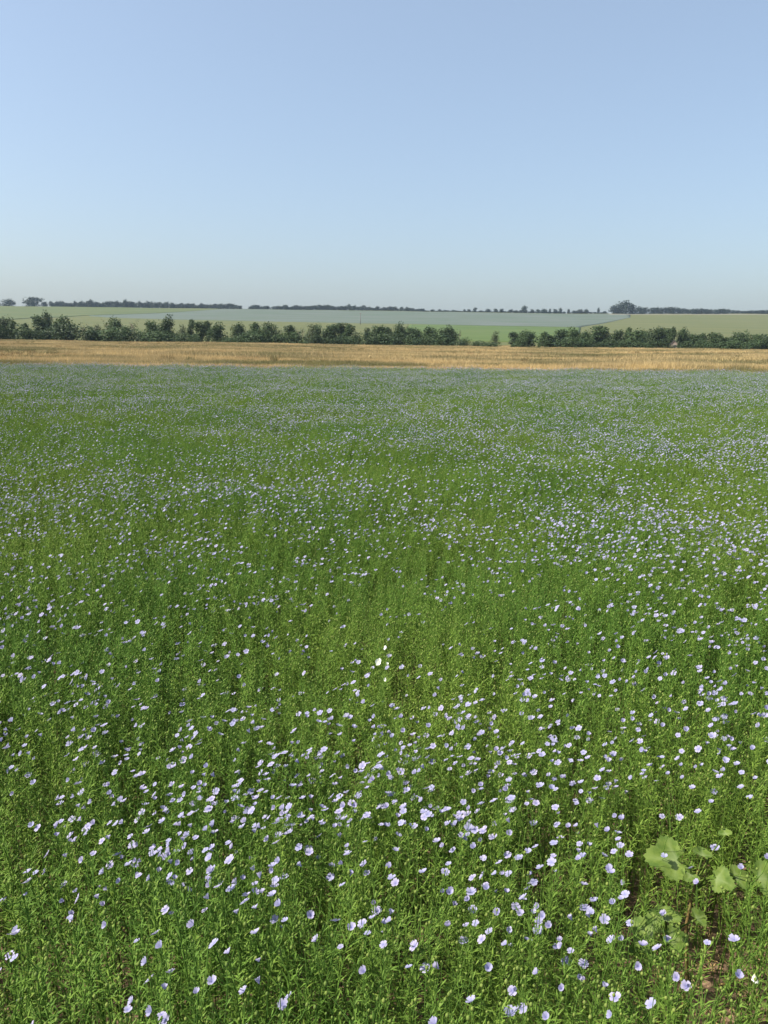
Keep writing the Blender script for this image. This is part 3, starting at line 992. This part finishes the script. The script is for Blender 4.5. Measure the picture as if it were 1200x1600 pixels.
for i in near:
    k = int(nf[i])
    gd = float(gap_density(fx[i], fy[i]))
    where = 'beside the bare soil and weeds' if gd < .75 else 'in the thick of the field'
    if gd >= .75 and math.hypot(fx[i] - WP.x, fy[i] - WP.y) < .75: where = 'close to the white flowered plant'
    size = 'tall' if hgt[i] > 1.12 else 'short' if hgt[i] < .97 else 'middling'
    place_flax(VAR[vi[i]], (fx[i], fy[i], fz[i]), tuple(rot[i]), (1, 1, hgt[i]), '%s flax plant bearing %s %s' % (size, WORDS[k], where), '%s flax plants with %s %s' % (size, {1: 'one flower', 2: 'two flowers', 3: 'three flowers'}[k], where))

# the one plant with pure white flowers
wv = flax_variant(4242, 5, M_WHITE, Vector((-.35, -.75, .55)))
wp = WP
place_flax(dict(parts=wv), (wp.x, wp.y, float(hz(wp.x, wp.y))), (0, 0, 0), (.66, .66, 1.16), 'flax plant with a tuft of pure white flowers among the lilac ones')
# the plant with one drooping closed white bud
def bud_plant():
    st, fo, bo, fl = flax_variant(4300, 1, M_WHITE)
    tip = np.mean(np.array(fl[0][0].V), 0)
    mbf = MB()
    petal_geo(mbf, Vector(tip), Vector((.08, -.12, -1)), .0125, 0, random.Random(3), cup=1.1, close=.8)
    p = at_z(1178, 1528, .50)
    e = place_flax(dict(parts=(st, fo, bo, [(mbf, M_WHITE)])), (p.x - tip[0], p.y - tip[1], float(hz(p.x, p.y))), (0, 0, 0), (1, 1, .95), 'flax plant topped by one drooping half closed white flower')
bud_plant()

# ------------------------------------------------------------------ broad leaved weeds
def weed_leaf(seed, L):
    """lobed, toothed leaf blade: base at the origin, tip along +Y, face +Z"""
    r = random.Random(seed)
    mb = MB()
    nA = 45
    ring, mid = [], []
    for i in range(nA):
        a = -2.65 + 5.3 * i / (nA - 1)                      # angle from the tip direction
        lobe = .58 + .34 * abs(math.cos(a * 2.0)) ** .8 + .16 * math.cos(a * .5) ** 2
        tooth = 1 + .055 * (1 if i % 2 else -1) + r.uniform(-.02, .02)
        q = L * .55 * lobe * tooth
        c = Vector((math.sin(a) * q * 1.05, math.cos(a) * q + L * .18, 0))
        fold = -.10 * L * math.cos(a * 4.0) * .25
        cup = -.16 * (c.x / L) ** 2 * L - .10 * (c.y / L) ** 2 * L + fold + .34 * abs(c.x) - (.16 * L if c.x > 0 else 0) * abs(c.x) / L
        ring.append(Vector((c.x, c.y, cup)))
        m = Vector((0, L * .1, 0)).lerp(c, .55)
        mid.append(Vector((m.x, m.y, cup * .35 + .012 * L * math.cos(a * 4.0))))
    base = Vector((0, L * .04, 0))
    V = [base] + mid + ring
    Fc = []
    tv = [.8] + [.35 * max(0, math.cos(((-2.65 + 5.3 * i / (nA - 1))) * 4.0)) ** 6 for i in range(nA)] + [.1] * nA
    for i in range(nA - 1):
        Fc += [(0, 1 + i + 1, 1 + i), (1 + i, 1 + i + 1, 1 + nA + i + 1, 1 + nA + i)]
    mb.add(V, Fc, tv)
    return mb

def weed(label, foot, leaves, height, name='broad_leaved_weed'):
    e = bpy.data.objects.new(name, None)
    e.empty_display_size = .1
    C.objects.link(e)
    e.location = (foot[0], foot[1], float(hz(*foot)))
    tag(e, label, 'weed')
    O = e.location
    mb = MB()
    pts = [Vector((0, 0, -.03)), Vector((.008, .006, height * .33)), Vector((-.006, .01, height * .66)), Vector((.004, .0, height))]
    mb.tube(pts, [.006, .005, .004, .0025], 6)
    link('stem', mb.mesh('stem', [M_WEEDSTEM]), e)
    for i, (px, py, z, L, tip, nrm) in enumerate(leaves):
        p = at_z(px, py, z) - O
        tip = Vector(tip).normalized(); nrm = Vector(nrm)
        nrm = (nrm - tip * nrm.dot(tip)).normalized()
        s = tip.cross(nrm)
        M = Matrix((s, tip, nrm)).transposed()
        L *= 1.12
        g = weed_leaf(i * 7 + int(px), L)
        c = MB(); c.add([M @ Vector(v) + p for v in g.V], g.F, g.T)
        lf = link('leaf', c.mesh('leaf', [M_WEED]), e)
        zs = max(.02, min(height * .95, p.z - .06))
        q = Vector((.004, .004, zs))
        c = MB(); c.tube([q, q.lerp(p, .5) + Vector((0, 0, .015)), p + tip * L * .05 - nrm * .001], [.0022, .002, .0017], 5)
        link('leaf_stalk', c.mesh('leaf_stalk', [M_WEED]), lf)
    return e
fA = at_z(1088, 1362, .47)
weed('broad leaved weed whose largest lobed leaf spreads out over the flax', (fA.x, fA.y), [
    (1060, 1344, .50, .090, (-1, .06, .06), (-.15, -.42, .9)), (1118, 1372, .48, .050, (.7, -.6, 0), (-.2, -.5, .8)), (1098, 1338, .49, .036, (.2, .8, .2), (-.1, -.6, .7)),
    (1148, 1372, .48, .046, (.9, .2, 0), (-.3, -.4, .8)), (1184, 1372, .50, .062, (1, -.1, 0), (-.3, -.5, .8)), (1080, 1366, .49, .035, (-.6, -.7, 0), (-.2, -.5, .8)), (1134, 1305, .50, .026, (.1, .9, .3), (-.3, -.6, .6))], .47)
fB = at_z(1040, 1468, .38)
weed('shorter broad leaved weed with crumpled leaves beside the bare soil', (fB.x, fB.y), [
    (1022, 1462, .42, .066, (-.7, .6, .1), (-.3, -.5, .8)), (1040, 1440, .43, .055, (.2, .9, .2), (-.2, -.6, .7)), (1046, 1466, .41, .048, (.9, -.1, 0), (-.2, -.5, .8)),
    (1012, 1480, .38, .052, (-.9, -.3, 0), (.2, -.4, .8)), (1088, 1436, .42, .034, (.8, .4, .1), (-.2, -.5, .8)), (1030, 1492, .37, .035, (-.1, -1, 0), (-.4, -.5, .7))], .38)

# ------------------------------------------------------------------ litter on the bare soil
def litter():
    r = random.Random(5)
    mb = MB()
    for i in range(900):
        x, y = r.gauss(.73, .22), r.gauss(1.72, .36)
        z = float(hz(x, y)) + r.uniform(.003, .02)
        a = r.uniform(0, 3.14); L = r.uniform(.015, .07); w = r.uniform(.0010, .0024)
        d = Vector((math.cos(a), math.sin(a), r.uniform(-.15, .15))); s = Vector((-math.sin(a), math.cos(a), 0)) * w
        p = Vector((x, y, z))
        mb.add([p - d * L / 2 - s, p - d * L / 2 + s, p + d * L / 2 + s + Vector((0, 0, .004)), p + d * L / 2 - s], [(0, 1, 2, 3)])
    o = link('straw_litter', mb.mesh('straw_litter', [simple('straw', (.34, .22, .09), (.52, .38, .18), 9)], False))
    tag(o, 'dry straw scraps lying on the bare soil beside the weeds', 'straw', kind='stuff')
    mb = MB()
    for i in range(320):
        x, y = r.gauss(.73, .28), r.gauss(1.78, .38)
        s = r.uniform(.004, .02)
        c = Vector((x, y, float(hz(x, y)) + s * .25))
        V = []
        for q in [Vector((a, b, d)) for a in (-1, 1) for b in (-1, 1) for d in (-1, 1)]:
            V.append(c + q.normalized() * s * r.uniform(.6, 1.15))
        mb.add(V, [(0, 1, 3, 2), (4, 6, 7, 5), (0, 4, 5, 1), (2, 3, 7, 6), (0, 2, 6, 4), (1, 5, 7, 3)])
    o = link('soil_clods', mb.mesh('soil_clods', [M_CLOD]))
    tag(o, 'crumbly brown clods of soil in the thin spot of the crop', 'soil', kind='stuff')
litter()

# ------------------------------------------------------------------ haze
def haze():
    m = bpy.data.materials.new('haze')
    m.use_nodes = True
    nt = m.node_tree
    nt.nodes.clear()
    out = nt.nodes.new('ShaderNodeOutputMaterial')
    v = nt.nodes.new('ShaderNodeVolumePrincipled')
    v.inputs['Color'].default_value = (.60, .78, 1.0, 1)
    v.inputs['Density'].default_value = 0.00010
    v.inputs['Anisotropy'].default_value = 0.0
    nt.links.new(v.outputs[0], out.inputs['Volume'])
    zmin = float(GZ.min()) - 1.5
    mb = MB()
    mb.box((0, 1170, (zmin + 66) / 2), (3260, 2520, 66 - zmin))
    o = link('haze', mb.mesh('haze', [m], False))
    tag(o, 'thin pale summer haze hanging over the whole plain', 'haze', kind='stuff')
haze()
print('flax plants', n, 'grass', len(gx), 'objects', len(scene.objects))
